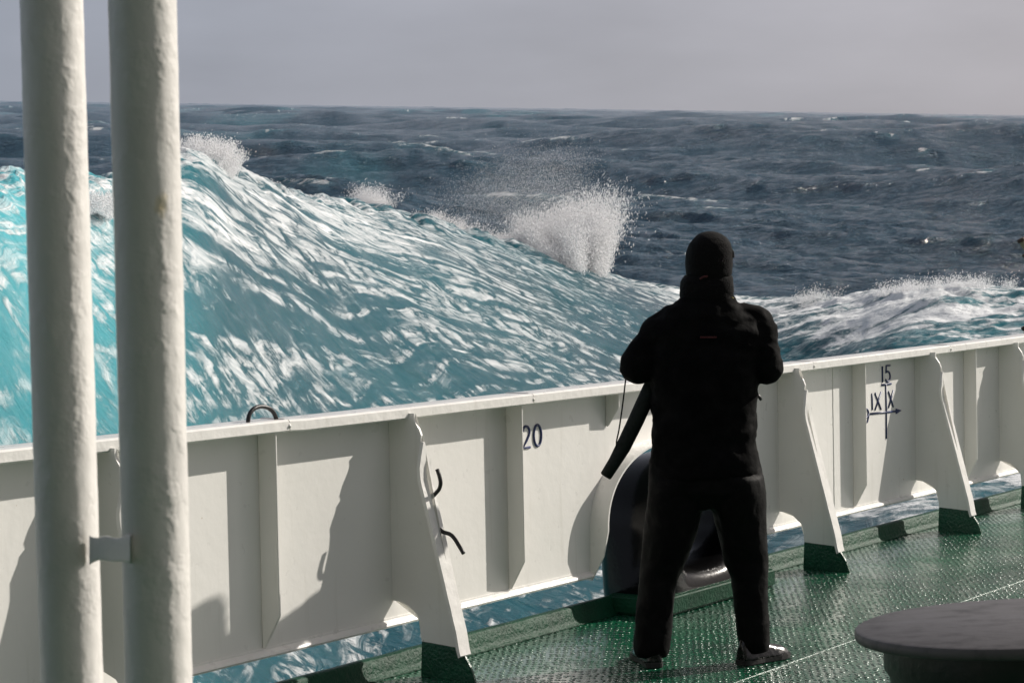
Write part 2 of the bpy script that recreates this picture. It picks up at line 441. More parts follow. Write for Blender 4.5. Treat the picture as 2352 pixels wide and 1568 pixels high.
def vnoise(x, y, seed=0):                            # value noise
    xi = np.floor(x).astype(np.int64); yi = np.floor(y).astype(np.int64); xf = x - xi; yf = y - yi
    def h(a, b):
        n = (a * 374761393 + b * 668265263 + seed * 974711) & 0xffffffff
        n = ((n ^ (n >> 13)) * 1274126177) & 0xffffffff
        return ((n ^ (n >> 16)) & 0xffff) / 65535.0
    u = xf * xf * (3 - 2 * xf); v = yf * yf * (3 - 2 * yf)
    return (h(xi, yi) * (1 - u) + h(xi + 1, yi) * u) * (1 - v) + (h(xi, yi + 1) * (1 - u) + h(xi + 1, yi + 1) * u) * v
def fbm(x, y, o=4, seed=0):
    s = 0; a = .5; tot = 0
    for i in range(o):
        s = s + a * vnoise(x, y, seed + i); tot += a; a *= .5; x = x * 2.03; y = y * 2.03
    return s / tot
def sst(a, b, x):
    t = np.clip((x - a) / (b - a), 0, 1); return t * t * (3 - 2 * t)

WAVES = []
def make_waves():
    r = np.random.RandomState(5)
    for i in range(100):
        lam = .45 * (75 / .45) ** (i / 99)
        ang = R(-112) + r.normal(0, .55)
        a = lam / (2 * math.pi) * (.080 if lam < 1.3 else (.046 if lam < 4 else (.033 if lam < 30 else .030)))
        WAVES.append((lam, a * r.uniform(.6, 1.3), ang, r.uniform(0, 6.28), lam > 16))
    for lam, a, ang in ((125, 1.25, -100), (88, .95, -125), (60, .5, -80), (42, .42, -118), (27, .26, -95)):
        WAVES.append((lam, a, R(ang), r.uniform(0, 6.28), True))
make_waves()

def build_sea():
    ts = np.concatenate([-np.geomspace(3.2, .275, 36)[:-1], np.linspace(-.275, .275, 760), np.geomspace(.275, 3.2, 36)[1:]])
    v = np.linspace(1, 0.0, 1900)
    q = .62 * v ** 2.0 + .0004
    dist = HS / q
    dd = np.abs(np.gradient(dist))
    T, Dg = np.meshgrid(ts, dist)
    DD = np.repeat(dd[:, None], len(ts), 1)
    # lateral step also limits what the grid can carry
    DT = np.repeat(np.gradient(ts)[None, :], len(dist), 0) * Dg
    step = np.maximum(DD, DT)
    # distances measured along the view direction
    X = T * Dg; Y = Dg.copy()
    Dc, Hc = crest_at(T)
    swell_ramp = sst(48, 120, Y)
    mid_ramp = .16 + .84 * sst(38, 75, Y)
    Z = np.zeros_like(X); GX = np.zeros_like(X); GY = np.zeros_like(X); J = np.zeros_like(X)
    for lam, a, ang, ph, big in WAVES:
        k = 2 * math.pi / lam; cx, cy = math.cos(ang), math.sin(ang)
        w = sst(1.0, 2.2, lam / np.maximum(step, 1e-6)) * a
        w = w * (swell_ramp if big else mid_ramp)
        phs = k * (cx * X + cy * Y) + ph
        co, si = np.cos(phs), np.sin(phs)
        Z += w * co; GX -= .75 * w * cx * si; GY -= .75 * w * cy * si
        if 3 < lam < 50: J += w * k * co
    # the breaking wave beside the ship
    u = Y - Dc
    wf = .37 * Dc; wb = 5.0 + 2.0 * fbm(X * .2, Y * .2, 2, 3)
    prof = np.where(u < 0, np.exp(-(u / wf) ** 2), np.exp(-(u / wb) ** 2))
    face = sst(6.0, 0.0, u)                           # this side of the crest, fading behind it
    # foam trails: straight out near the ship, bending to the right further off
    yy = np.linspace(0, 400, 8001); th_ = np.radians(np.interp(yy, [18, 36, 60], [2, 47, 55])); G = np.cumsum(np.tan(th_)) * (yy[1] - yy[0])
    ac = (X - np.interp(Y, yy, G)) * np.cos(np.radians(np.interp(Y, [18, 36, 60], [2, 47, 55])) * .6); al = Y + .5 * X
    relief = (fbm(ac * .9, al * .16, 5, 21) - .5) * .12 + (fbm(ac * .28, al * .09, 3, 33) - .5) * .42
    crestw = np.exp(-(u / 1.7) ** 2)
    lumps = np.abs(fbm(X * 1.5, Y * 1.3, 5, 9) - .5) * 1.9
    br = np.interp(T, [_ct[2], _ct[4], _ct[5], _ct[7], _ct[9], _ct[13], _ct[18], _ct[20], _ct[23], _ct[26]], [.5, .6, .65, .55, .5, .5, .25, .3, .35, .3])
    Z += Hc * prof + face * relief * np.clip(.25 + .75 * (1 - crestw), 0, 1) * .75 + crestw * br * lumps * .55
    ch = sst(sea_ray(1550, 0)[0], sea_ray(1900, 0)[0], T) * sst(3, -1, u) * sst(-16, -6, u)
    Z += ch * ((fbm(X * .55, Y * .8, 5, 121) - .5) * .5 + np.abs(fbm(X * 1.3, Y * 1.6, 4, 131) - .5) * .2 - .10)
    # second crest behind the first, broken along its top
    t2 = [sea_ray(p, 0)[0] for p in (640, 760, 840, 1000, 1130, 1260)]
    g2 = np.interp(T, t2, [0, .15, .5, .62, .3, 0])
    D2 = Dc + 5.5
    c2 = np.exp(-((Y - D2) / 1.6) ** 2)
    Z += g2 * c2 * (.75 + 1.2 * (fbm(X * 1.1, Y * .9, 4, 77) - .4)) + .6 * g2 * np.exp(-((Y - D2) / 4) ** 2)
    near = sst(7, 1.5, u)
    crest_f = (np.exp(-(u / 1.6) ** 2) + .5 * np.exp(-((u + 2.5) / 2.5) ** 2)) * br
    foam = near * (.205 + .17 * np.exp(-((u + 2.5) / 4.0) ** 2) + .50 * (fbm(X * .22, Y * .13, 3, 50) - .5) * 2) + .50 * crest_f
    foam = np.maximum(foam, g2 * c2 * 1.25)
    foam = foam + .32 * near * sst(24, 15, Y)
    foam = foam - .16 * near * sst(sea_ray(330, 0)[0], sea_ray(40, 0)[0], T) * sst(-2.5, -6, u)
    # hump at the right breaking white over its top and shoulders
    thump = sea_ray(2200, 0)[0]
    hump = np.exp(-((T - thump) / .045) ** 2) * np.exp(-((u + 1.0) / 2.6) ** 2)
    foam = foam + .26 * hump + near * .29 * sst(sea_ray(1600, 0)[0], sea_ray(2050, 0)[0], T)
    capn = fbm(X * .7, Y * .4, 4, 60)
    far = sst(2, 9, u)
    caps = sst(.27, .50, J + (capn - .5) * .6) * (.30 + .65 * sst(.45, .7, fbm(X * .03, Y * .03, 3, 70)))
    foam = foam + far * caps * 1.0 + far * (.09 + .20 * sst(.48, .75, fbm(X * .02, Y * .012, 4, 41)))
    patch = sst(.60, .72, fbm(X * .045, Y * .018, 3, 88)) * far
    foam = foam + patch * .22
    t_l = T - sea_ray(430, 0)[0]
    tq = near * (np.interp(T, [_ct[1], sea_ray(60, 0)[0], sea_ray(300, 0)[0], sea_ray(520, 0)[0], sea_ray(900, 0)[0], sea_ray(1500, 0)[0], sea_ray(2000, 0)[0], sea_ray(2300, 0)[0]],
                           [.88, .82, .46, .14, .08, .06, .06, .15]) + .24 * (fbm(X * .3, Y * .22, 3, 99) - .5))
    tq = tq * (1 - .55 * sst(.2, .9, sst(22, 13, Y)))
    tq = np.maximum(tq, .25 * hump + far * (caps * .18 + .14 * patch))
    V = np.stack([X + GX, Y + GY, Z], -1).reshape(-1, 3)
    nr, nc = X.shape
    idx = np.arange(nr * nc).reshape(nr, nc)
    Fq = np.stack([idx[:-1, :-1], idx[:-1, 1:], idx[1:, 1:], idx[1:, :-1]], -1).reshape(-1, 4)
    me = np_mesh('sea', V, Fq)
    churn = sst(sea_ray(1500, 0)[0], sea_ray(1900, 0)[0], T) + 0 * X
    for nm, arr in (('foam', foam), ('turq', tq), ('near', near), ('churn', churn)):
        at = me.attributes.new(nm, 'FLOAT', 'POINT'); at.data.foreach_set('value', np.clip(arr, 0, 1.6).astype(np.float32).ravel())
    at = me.attributes.new('flow', 'FLOAT_VECTOR', 'POINT'); at.data.foreach_set('vector', np.stack([ac, al, 0 * ac], -1).astype(np.float32).ravel())
    o = new_obj('sea', me, None, M_sea, True); o.matrix_world = SEA_M
    tag(o, 'rough dark blue sea with white foam streaks and a tall turquoise breaking wave', 'sea', kind='structure')
build_sea()

# ------------------------------------------------------------------ spray thrown up by the breaking wave
def spray(name, P, size, stretch, label, lean=(0, 0), seed=0):
    r = np.random.RandomState(seed); n = len(P)
    base = np.array([[1, 0, 0], [-1, 0, 0], [0, 1, 0], [0, -1, 0], [0, 0, 1], [0, 0, -1]], float)
    fc = np.array([[4, 0, 2], [4, 2, 1], [4, 1, 3], [4, 3, 0], [5, 2, 0], [5, 1, 2], [5, 3, 1], [5, 0, 3]])
    sz = size[:, None, None] * base[None] * r.uniform(.7, 1.3, (n, 6, 1))
    sz[:, :, 2] *= stretch[:, None]
    lx = lean[0] + r.normal(0, .35, n); ly = lean[1] + r.normal(0, .3, n)
    sz[:, :, 0] += sz[:, :, 2] * lx[:, None]; sz[:, :, 1] += sz[:, :, 2] * ly[:, None]
    V = (P[:, None, :] + sz).reshape(-1, 3)
    Fc = (fc[None] + 6 * np.arange(n)[:, None, None]).reshape(-1, 3)
    o = new_obj(name, np_mesh(name, V, Fc), None, M_spray, True); o.matrix_world = SEA_M
    tag(o, label, 'spray', kind='stuff')
    return o

def sea_pt(px, py, d):
    t, dr = sea_ray(px, py); return np.stack([t * d, d + 0 * px, HS - dr * d], -1)

def build_spray():
    r = np.random.RandomState(3)
    # tall plume: dense fountain at the right, thin veil blown to the left
    N = 260000
    K = 46; kb = np.sort(r.beta(1.7, 1.1, K))          # jets along the base, 0 left .. 1 right
    ka = -46 + 43 * kb + r.normal(0, 8, K); kl = (48 + 100 * kb ** .8) * r.uniform(.5, 1.15, K); kw = r.uniform(5, 13, K); kd = r.normal(0, 1.0, K)
    wgt = kl ** 1.4; j = r.choice(K, N, p=wgt / wgt.sum())
    u = r.beta(1.1, 2.5, N) * 1.8
    an = np.radians(ka[j] + r.normal(0, 1, N) * kw[j])
    L = kl[j] * u
    bx = 1150 + 232 * kb[j] + r.normal(0, 8, N); by = 570 + 62 * kb[j] + r.normal(0, 5, N)
    x = bx + L * np.sin(an) + 12 * u * u * (kb[j] - .4); y = by + 10 - L * np.cos(an) + 20 * u * u
    s = L / 220
    P = sea_pt(x, y, 42.8 + kd[j] + r.normal(0, .4, N))
    size = .0034 + .0065 * r.rand(N) ** 4 + .003 * np.clip(1 - 1.6 * s, 0, 1)
    st = 1.5 + 5.0 * r.rand(N) * np.clip(s * 2.2, .2, 1)
    # veil
    N2 = 90000
    ang = r.rand(N2); rad = r.rand(N2) ** .6
    x2 = 1345 - 330 * rad * ang ** .8 + r.normal(0, 34, N2); y2 = 575 - 225 * rad ** 1.3 * (1 - .55 * ang ** 2) + r.normal(0, 26, N2)
    keep = y2 < 500 + (x2 - 950) * .30
    P2 = sea_pt(x2, y2, 42.0 + r.normal(0, .8, N2))[keep]
    n2 = len(P2)
    spray('sea_spray', np.vstack([P, P2]), np.concatenate([size, .0011 + .0022 * r.rand(n2) ** 5]), np.concatenate([st, 1.5 + 2 * r.rand(n2)]),
          'tall white burst of spray rising off the wave left of the person', (.1, 0), 1)
    # ragged foam thrown off the crests: short jets along a stretch of crest
    def crestspray(line, h, d0, n, sz, label, seed, lean=.4):
        q = np.random.RandomState(seed); k = 64
        lx = np.array([p[0] for p in line], float); ly = np.array([p[1] for p in line], float)
        jx = q.uniform(lx[0], lx[-1], k); jh = h * q.uniform(.2, 1.0, k) ** 1.5; ja = q.normal(lean, .5, k)
        j = q.randint(0, k, n); u = q.rand(n) ** 1.6
        x = jx[j] + q.normal(0, (lx[-1] - lx[0]) / k * 1.1, n) + u * jh[j] * ja[j] + q.normal(0, 1, n) * (2.5 + 7 * u)
        y = np.interp(jx[j], lx, ly) + 12 - u * (jh[j] + 12) + q.normal(0, 1, n) * (2 + 5 * u)
        return spray('sea_spray', sea_pt(x, y, d0 + q.normal(0, .25, n)), sz * (.35 + q.rand(n) ** 2), 1.0 + q.rand(n), label, (.35, 0), seed)
    crestspray([(415, 368), (450, 362), (500, 372), (530, 400)], 52, 28.1, 60000, .0065, 'ragged white crest foam right behind the white pipes', 12)
    crestspray([(812, 468), (850, 462), (890, 478)], 42, 41.3, 20000, .0070, 'small white splash on the second crest in mid wave', 13, .2)
    crestspray([(960, 506), (1040, 532), (1115, 556)], 38, 43.0, 24000, .0075, 'low foaming crest running down towards the tall burst of spray', 14, .6)
    q = np.random.RandomState(18); n = 26000                # thin ragged fringe along the whole sloping crest
    fx = q.uniform(530, 1180, n); clump_ = .5 + .5 * np.sin(fx * .09 + 2 * np.sin(fx * .023)); fu = q.rand(n) ** 2.2
    fy = np.interp(fx, [c[0] for c in CREST], [c[1] for c in CREST]) + 8 - fu * (10 + 16 * clump_ * q.rand(n)); fd = np.interp(fx, [c[0] for c in CREST], [c[2] for c in CREST]) + .5
    spray('sea_spray', sea_pt(fx + 8 * fu, fy, fd + q.normal(0, .25, n)), .0055 * (.35 + q.rand(n) ** 2), 1.0 + q.rand(n), 'thin ragged foam fringe along the long sloping crest of the big wave', (.35, 0), 18)
    crestspray([(1840, 696), (1880, 694), (1915, 694)], 36, 43.0, 8000, .007, 'small white splash just right of the person head', 15, .1)
    crestspray([(2010, 668), (2090, 652), (2200, 644), (2330, 648)], 12, 37.8, 8000, .007, 'thin white mist along the foaming hump at the far right', 16, .3)
    crestspray([(200, 480), (225, 474), (255, 490)], 40, 21.3, 14000, .006, 'white foam burst seen between the two white pipes', 17, .1)
build_spray()

# ------------------------------------------------------------------ deck
def build_deck():
    bm = bmesh.new()
    s0, s1, o0, o1 = -14, 16, -.012, 11
    n1, n2 = 30, 12
    g = [[bm.verts.new(W(s0 + (s1 - s0) * i / n1, o0 + (o1 - o0) * j / n2, 0)) for j in range(n2 + 1)] for i in range(n1 + 1)]
    for i in range(n1):
        for j in range(n2): bm.faces.new((g[i][j], g[i + 1][j], g[i + 1][j + 1], g[i][j + 1]))
    o = build('ship_deck', bm, M_deck)
    tag(o, 'wet green studded steel deck of the ship', 'deck', kind='structure')
    # welded seams between deck plates
    for off, sa, sb in ((1.26, -14, 16),):
        bm = bmesh.new()
        tube(bm, [W(sa + (sb - sa) * i / 60, off + .10 * math.sin(i * .05) - .012 * i / 10 + .004 * math.sin(i * 2.1), -.002) for i in range(61)], .0055, 8)
        w = build('deck_seam', bm, M_hullgreen, o, smooth=True)
    bm = bmesh.new()
    prism(bm, [W(-14, -.03, .015), W(16, -.03, .015), W(16, -.03, -7), W(-14, -.03, -7)], WN * -.02)
    tag(build('ship_hull', bm, M_hullgreen), 'green steel side of the ship below the deck edge', 'hull', kind='structure')
    # raised coaming along the deck edge, broad and lumpy with paint
    bm = bmesh.new()
    prof = [(-.028, .0), (-.028, .078), (-.020, .086), (.004, .086), (.014, .078), (.022, .030), (.034, .006), (.05, .001)]
    n = 300
    rings = []
    for i in range(n + 1):
        s = -14 + 30 * i / n
        rings.append([W(s, o_ + .002 * mnoise.noise(Vector((s * 5, o_ * 60, z_ * 40))), z_ + .002 * mnoise.noise(Vector((s * 6, z_ * 40, 3)))) for o_, z_ in prof])
    loft(bm, rings)
    tag(build('deck_coaming', bm, M_coam, smooth=True), 'low green raised edge along the deck under the bulwark', 'coaming', kind='structure')
build_deck()

# ------------------------------------------------------------------ deckhouse behind the camera, with the deck overhead
def build_deckhouse():
    bm = bmesh.new()
    def bx(x0, x1, y0, y1, z0, z1): prism(bm, [(x0, y0, z0), (x1, y0, z0), (x1, y1, z0), (x0, y1, z0)], (0, 0, z1 - z0))
    bx(-9, 9, -2.1, -2.0, 0, 6.5); bx(-9, 1.3, -1.999, 2.7, 2.75, 2.87)
    o = build('deckhouse', bm, mat_simple('dull_deckhouse_paint', (.28, .275, .26), .5)); tag(o, 'grey deckhouse wall and overhanging deck behind the camera', 'deckhouse', kind='structure')
build_deckhouse()

# ------------------------------------------------------------------ bulwark
BW = empty('bulwark', W(0, 0, 0))
tag(BW, 'white painted steel bulwark with sloping stays along the deck edge', 'bulwark')
ZB, ZT = .205, 1.092
CUT_L, CUT_R, CUT_T = .70, 2.02, .80

def arch(n=28, grow=0.0, zb=ZB):
    c = (CUT_L + CUT_R) / 2; hw = (CUT_R - CUT_L) / 2 + grow; zs = .42; ht = CUT_T - zs + grow
    pts = [(c - hw, zb), (c - hw * .985, .30)]
    for k in range(n + 1):
        a = math.pi - math.pi * k / n
        x = abs(math.cos(a)) ** .85 * (1 if math.cos(a) > 0 else -1)
        pts.append((c + hw * .98 * x, zs + ht * abs(math.sin(a)) ** .9))
    pts += [(c + hw * .985, .30), (c + hw, zb)]
    return pts

def build_bulwark():
    # plating with the arched opening for the fairlead
    bm = bmesh.new()
    low = [(x, ZB) for x in np.linspace(-7, CUT_L, 30)[:-1]] + arch() + [(x, ZB) for x in np.linspace(CUT_R, 13, 30)[1:]]
    def v4(s, z): return [bm.verts.new(W(s, 0, z)), bm.verts.new(W(s, -.012, z))]
    lo = [v4(*p) for p in low]; hi = [v4(p[0], ZT) for p in low]
    for i in range(len(low) - 1):
        j = i + 1
        bm.faces.new((lo[i][0], lo[j][0], hi[j][0], hi[i][0])); bm.faces.new((lo[i][1], hi[i][1], hi[j][1], lo[j][1]))
        bm.faces.new((lo[i][0], lo[i][1], lo[j][1], lo[j][0])); bm.faces.new((hi[i][0], hi[j][0], hi[j][1], hi[i][1]))
    build('plating', bm, M_white, BW)
    # bottom lip (rolled edge) on both sides of the opening
    for a, b in ((-7, CUT_L - .005), (CUT_R + .005, 13)):
        bm = bmesh.new()
        n = max(4, int((b - a) * 14)); rings = []
        for i in range(n + 1):
            s = a + (b - a) * i / n; w = .003 * mnoise.noise(Vector((s * 3, 1, 2)))
            rings.append([W(s, o_ + (w if o_ > .01 else 0), z_) for o_, z_ in ((-.016, ZB - .006), (.022, ZB - .006), (.026, ZB + .002), (.022, ZB + .012), (.004, ZB + .022), (.004, ZB + .03), (-.016, ZB + .03))])
        loft(bm, rings); build('bottom_lip', bm, M_whitelump, BW, auto=True)
    # cap rail in welded lengths, following a faint sheer
    def zr(s): return 1.093 + .0035 * (s - 1) ** 2 / 6 + (.004 if s < -1.55 else 0)
    joints = [-7, -1.555, .099, 2.82, 4.66, 13]
    for a, b in zip(joints, joints[1:]):
        bm = bmesh.new(); n = max(6, int((b - a) * 12)); rings = []
        for i in range(n + 1):
            s = a + .003 + (b - a - .006) * i / n
            e = .002 * mnoise.noise(Vector((s * 4, 7, 1)))
            z0 = zr(s); out = .105 + e
            rings.append([W(s, o_, z_) for o_, z_ in ((-.05, z0 - .008), (-.05, z0 + .008), (-.044, z0 + .013), (out - .008, z0 + .013), (out, z0 + .006),
                                                     (out + .001, z0 - .028), (out - .006, z0 - .034), (out - .014, z0 - .028), (out - .018, z0 - .008))])
        loft(bm, rings); build('cap_rail', bm, M_whitelump, BW, auto=True)
    for s in joints[1:-1]:                            # weld beads in the joints
        bm = bmesh.new()
        tube(bm, [W(s + .004 * rnd.uniform(-1, 1), o_, zr(s) + .012 if o_ < .1 else zr(s) - .03 + (.118 - o_) * 1.5) for o_ in (-.04, 0, .04, .08, .1, .106, .108)], .006, 6)
        build('rail_weld', bm, M_whitelump, BW, smooth=True)
    # flat-bar stiffeners with snipped feet
    for s, w in ((-6.65, .09), (-5.0, .09), (-3.33, .09), (-1.62, .092), (.034, .088), (.861, .075), (3.503, .085), (5.097, .085), (6.7, .085), (8.3, .085)):
        zb = .235 if s != .861 else CUT_T + .10
        bm = bmesh.new()
        prof = [(.001, 1.085), (w, 1.085), (w, zb + .13 if s != .861 else zb + .09), (.012, zb), (.001, zb)]
        q = [W(s - .005, o_, z_) for o_, z_ in prof]
        prism(bm, q, WD * .010)
        build('stiffener', bm, M_white, BW, bevel=.0025)
    # vertical butt weld in the plating
    bm = bmesh.new()
    sw = on_wall(1914, 1000)[0]
    tube(bm, [W(sw + .0015 * rnd.uniform(-1, 1), .001, z) for z in np.linspace(.23, 1.07, 40)], .003, 6)
    sw = on_wall(2085, 1100)[0]
    build('plate_weld', bm, M_white, BW, smooth=True)
    # stays: web with a drain hole, sloping face flat, green foot
    px_prof = [(950, 966), (961, 985), (966, 1000), (964, 1020), (957, 1060), (956, 1080), (958.5, 1104), (1039, 1454), (1059, 1503), (1083, 1548)]
    front = [on_stay(x, y, -.846 if 1030 < y < 1500 else -.812) for x, y in px_prof]
    front = [(o_, z_) for o_, z_ in front]
    zpaint = .135
    fo = [p for p in front]
    def foff(z):
        zz = [p[1] for p in fo][::-1]; oo = [p[0] for p in fo][::-1]
        return float(np.interp(z, zz, oo))
    foot_tip = foff(.03)
    RH = .145
    hole = [(RH, .20)] + [(RH * math.cos(a), .205 + .10 * math.sin(a)) for a in np.linspace(0, math.pi / 2, 9)[1:]]
    for s in (-5.83, -4.17, -2.50, -.806, 2.596, 4.361, 5.673, 7.5, 9.1):
        j = rnd.uniform(-.006, .006)
        bm = bmesh.new()
        ups = [(o_ + j, z_) for o_, z_ in fo if z_ > zpaint + .02]
        poly = [(.001, 1.085)] + [(ups[0][0], 1.085)] + ups + [(foff(zpaint), zpaint), (RH + .004, zpaint + .012)] + hole
        prism(bm, [W(s - .006, o_, z_) for o_, z_ in poly], WD * .012)
        bmesh.ops.triangulate(bm, faces=[f for f in bm.faces if len(f.verts) > 4])
        st = build('stay', bm, M_white, BW)
        # face flat welded on the sloping edge
        bm = bmesh.new(); rings = []
        zs = list(np.linspace(.97, .10, 34))
        for z in zs:
            o_ = foff(z) + j
            dz = .004; tx = foff(z + dz) - foff(z - dz); tl = math.hypot(tx, 2 * dz); nx, nz = 2 * dz / tl, -tx / tl
            hw = .008 + .035 * float(sst(.975, .87, z)) if z > .87 else .043 - .005 * (.87 - z) / .87
            lump = .0010 * mnoise.noise(Vector((s * 3, z * 22, 0)))
            w2 = hw + .0008 * mnoise.noise(Vector((s * 3, z * 17, 5)))
            rings.append([W(s - w2, o_ + .001, z), W(s - w2 + .003, o_ + (.015 + lump) * nx, z + (.015 + lump) * -nz * -1),
                          W(s + w2 - .003, o_ + (.015 + lump) * nx, z + (.015 + lump) * nz), W(s + w2, o_ + .001, z)])
        loft(bm, rings); build('face_flat', bm, M_whitelump, st, auto=True)
        bm = bmesh.new()
        poly = [(RH + .004, zpaint + .012), (foff(zpaint) + j, zpaint), (foff(.06) + .012 + j, .06), (foff(.03) + .016 + j, .0), (RH - .004, .0)]
        prism(bm, [W(s - .0075, o_, z_) for o_, z_ in poly], WD * .015)
        build('painted_foot', bm, M_hullgreen, st, bevel=.002)
    # curved flange round the opening
    bm = bmesh.new(); a0 = arch(40, 0, ZB - .02); rings = []
    for i, (s, z) in enumerate(a0):
        c = ((CUT_L + CUT_R) / 2, .45); dx, dz = c[0] - s, max(0.0, z - .40) * -1.0
        L = math.hypot(dx, dz) or 1; nx, nz = -dx / L, -dz / L
        wd = .10 if z > .34 else .10 * max(.12, (z - ZB + .02) / (.34 - ZB + .02))
        t_ = .010
        rings.append([W(s, -.014, z), W(s, wd, z), W(s + nx * t_, wd, z + nz * t_), W(s + nx * t_, -.014, z + nz * t_)])
    loft(bm, rings); build('opening_flange', bm, M_whitelump, BW, auto=True)
build_bulwark()

# painted weld-bead lettering
def strokes(name, lines, rad, label, parent=BW, mat=M_blue):
    bm = bmesh.new()
    for ln in lines:
        tube(bm, [W(s, .001, z) for s, z in ln], rad, 8)
    o = build(name, bm, mat, parent, smooth=True); o['label'] = label
    return o
def cell(s0, z0, w, h, pts): return [(s0 + w * x, z0 + h * y) for x, y in pts]
def arc(cx, cy, rx, ry, a0, a1, n=12): return [(cx + rx * math.cos(R(a0 + (a1 - a0) * i / n)), cy + ry * math.sin(R(a0 + (a1 - a0) * i / n))) for i in range(n + 1)]
def build_marks():
    g2 = arc(.5, .72, .48, .28, 170, -25) + [(.55, .32), (.02, .0), (1.0, .0)]
    g0 = arc(.5, .5, .5, .5, 90, 450, 24)
    g1 = [(.5, 1), (.5, 0)]
    g5 = [(.95, 1), (.12, 1), (.06, .56)] + arc(.42, .32, .52, .32, 110, -150)
    s0, z0 = on_wall(1200, 1031); s1, z1 = on_wall(1242, 981)
    h = on_wall(1221, 981)[1] - on_wall(1221, 1030)[1]
    w = (s1 - s0)
    strokes('frame_number', [cell(s0, z0 + .004, w * .38, h, g2), cell(s0 + w * .60, z0 + .004, w * .40, h, g0)], .0065, 'navy number 20 beaded on the plate')
    s0 = on_wall(2024, 878)[0]; s1 = on_wall(2044, 840)[0]; z0 = on_wall(2034, 877)[1]; h = on_wall(2034, 840)[1] - z0; w = s1 - s0
    strokes('frame_number', [cell(s0 - .005, z0, w * .3, h, g1), cell(s0 + w * .48, z0, w * .52, h, g5)], .0065, 'navy number 15 above the section cross')
    def wl(*p): return [on_wall(x, y) for x, y in p]
    lines = [wl((2024, 884), (2046, 881)), wl((2034, 883), (2035, 945), (2035, 1007)),
             wl((2002, 903), (2003, 941)), wl((2009, 902), (2023, 940)), wl((2023, 900), (2009, 941)),
             wl((2040, 898), (2051, 934)), wl((2051, 896), (2040, 936)),
             wl((1998, 950), (2062, 943.5))]
    strokes('section_mark', lines, .006, 'navy IX and X divided by a long cross line with an arrow')
    bm = bmesh.new()
    a = on_wall(2057, 950); b = on_wall(2057, 938); c = on_wall(2069, 942)
    prism(bm, [W(a[0], .0005, a[1]), W(b[0], .0005, b[1]), W(c[0], .0005, c[1])], WN * .006)
    build('arrow_head', bm, M_blue, BW)
    s0, z0 = on_wall(1976, 968); h = on_wall(1990, 930)[1] - on_wall(1990, 966)[1]
    g9 = arc(.5, .70, .5, .30, 0, 360, 20) + [(1.0, .45), (.85, .15), (.5, .0)]
    strokes('frame_number', [cell(s0 + .01, z0 - .02, on_wall(1994, 950)[0] - s0 - .01, h, g9)], .006, 'navy figure half hidden behind a stiffener')
build_marks()

# ------------------------------------------------------------------ fairlead
def build_chock():
    root = empty('mooring_fairlead', W(1.42, .1, .0)); tag(root, 'glossy black bell mouthed mooring fairlead in the arched bulwark opening', 'fairlead')
    c = 1.42; zb = .088
    N = 72; m = 13
    def outer(a):
        ca, sa = math.cos(a), math.sin(a); hw, top, zc = .50, .655, .36
        if sa >= 0:
            e = 2.35; r = (abs(ca / hw) ** e + abs(sa / (top + zb - zc)) ** e) ** (-1 / e)
        else:
            e = 9; r = (abs(ca / hw) ** e + abs(sa / (zc + .05)) ** e) ** (-1 / e)
        return c + r * ca, zc + r * sa
    def inner(a):
        ca, sa = math.cos(a), math.sin(a)
        e = 2.6; r = (abs(ca / .275) ** e + abs(sa / (.185)) ** e) ** (-1 / e)
        return c + r * ca, .385 + r * sa
    bm = bmesh.new(); rings = []
    front, back, mid = .27, -.13, .07
    for k in range(2 * m):
        ph = math.pi * k / (2 * m) * 2
        row = []
        for i in range(N):
            a = 2 * math.pi * i / N
            so, zo = outer(a); si, zi = inner(a)
            f = (1 - math.cos(ph)) / 2 if True else 0      # 0 outer .. 1 inner
            y = math.sin(ph)
            e = .42 + .45 * f
            dep = mid + (front - mid) * abs(y) ** e if y >= 0 else mid - (mid - back) * abs(y) ** e
            row.append(W(so + (si - so) * f, dep, zo + (zi - zo) * f))
        rings.append(row)
    rings.append(rings[0])
    loft(bm, rings, cap=False)
    bmesh.ops.remove_doubles(bm, verts=bm.verts, dist=1e-5)
    o = build('ring_casting', bm, M_black, root, smooth=True)
    bm = bmesh.new()
    prism(bm, [W(c - .56, -.02, .002), W(c + .56, -.02, .002), W(c + .56, .30, .002), W(c - .56, .30, .002)], (0, 0, .092))
    build('pedestal', bm, M_coam, root, bevel=.012, seg=3)
build_chock()

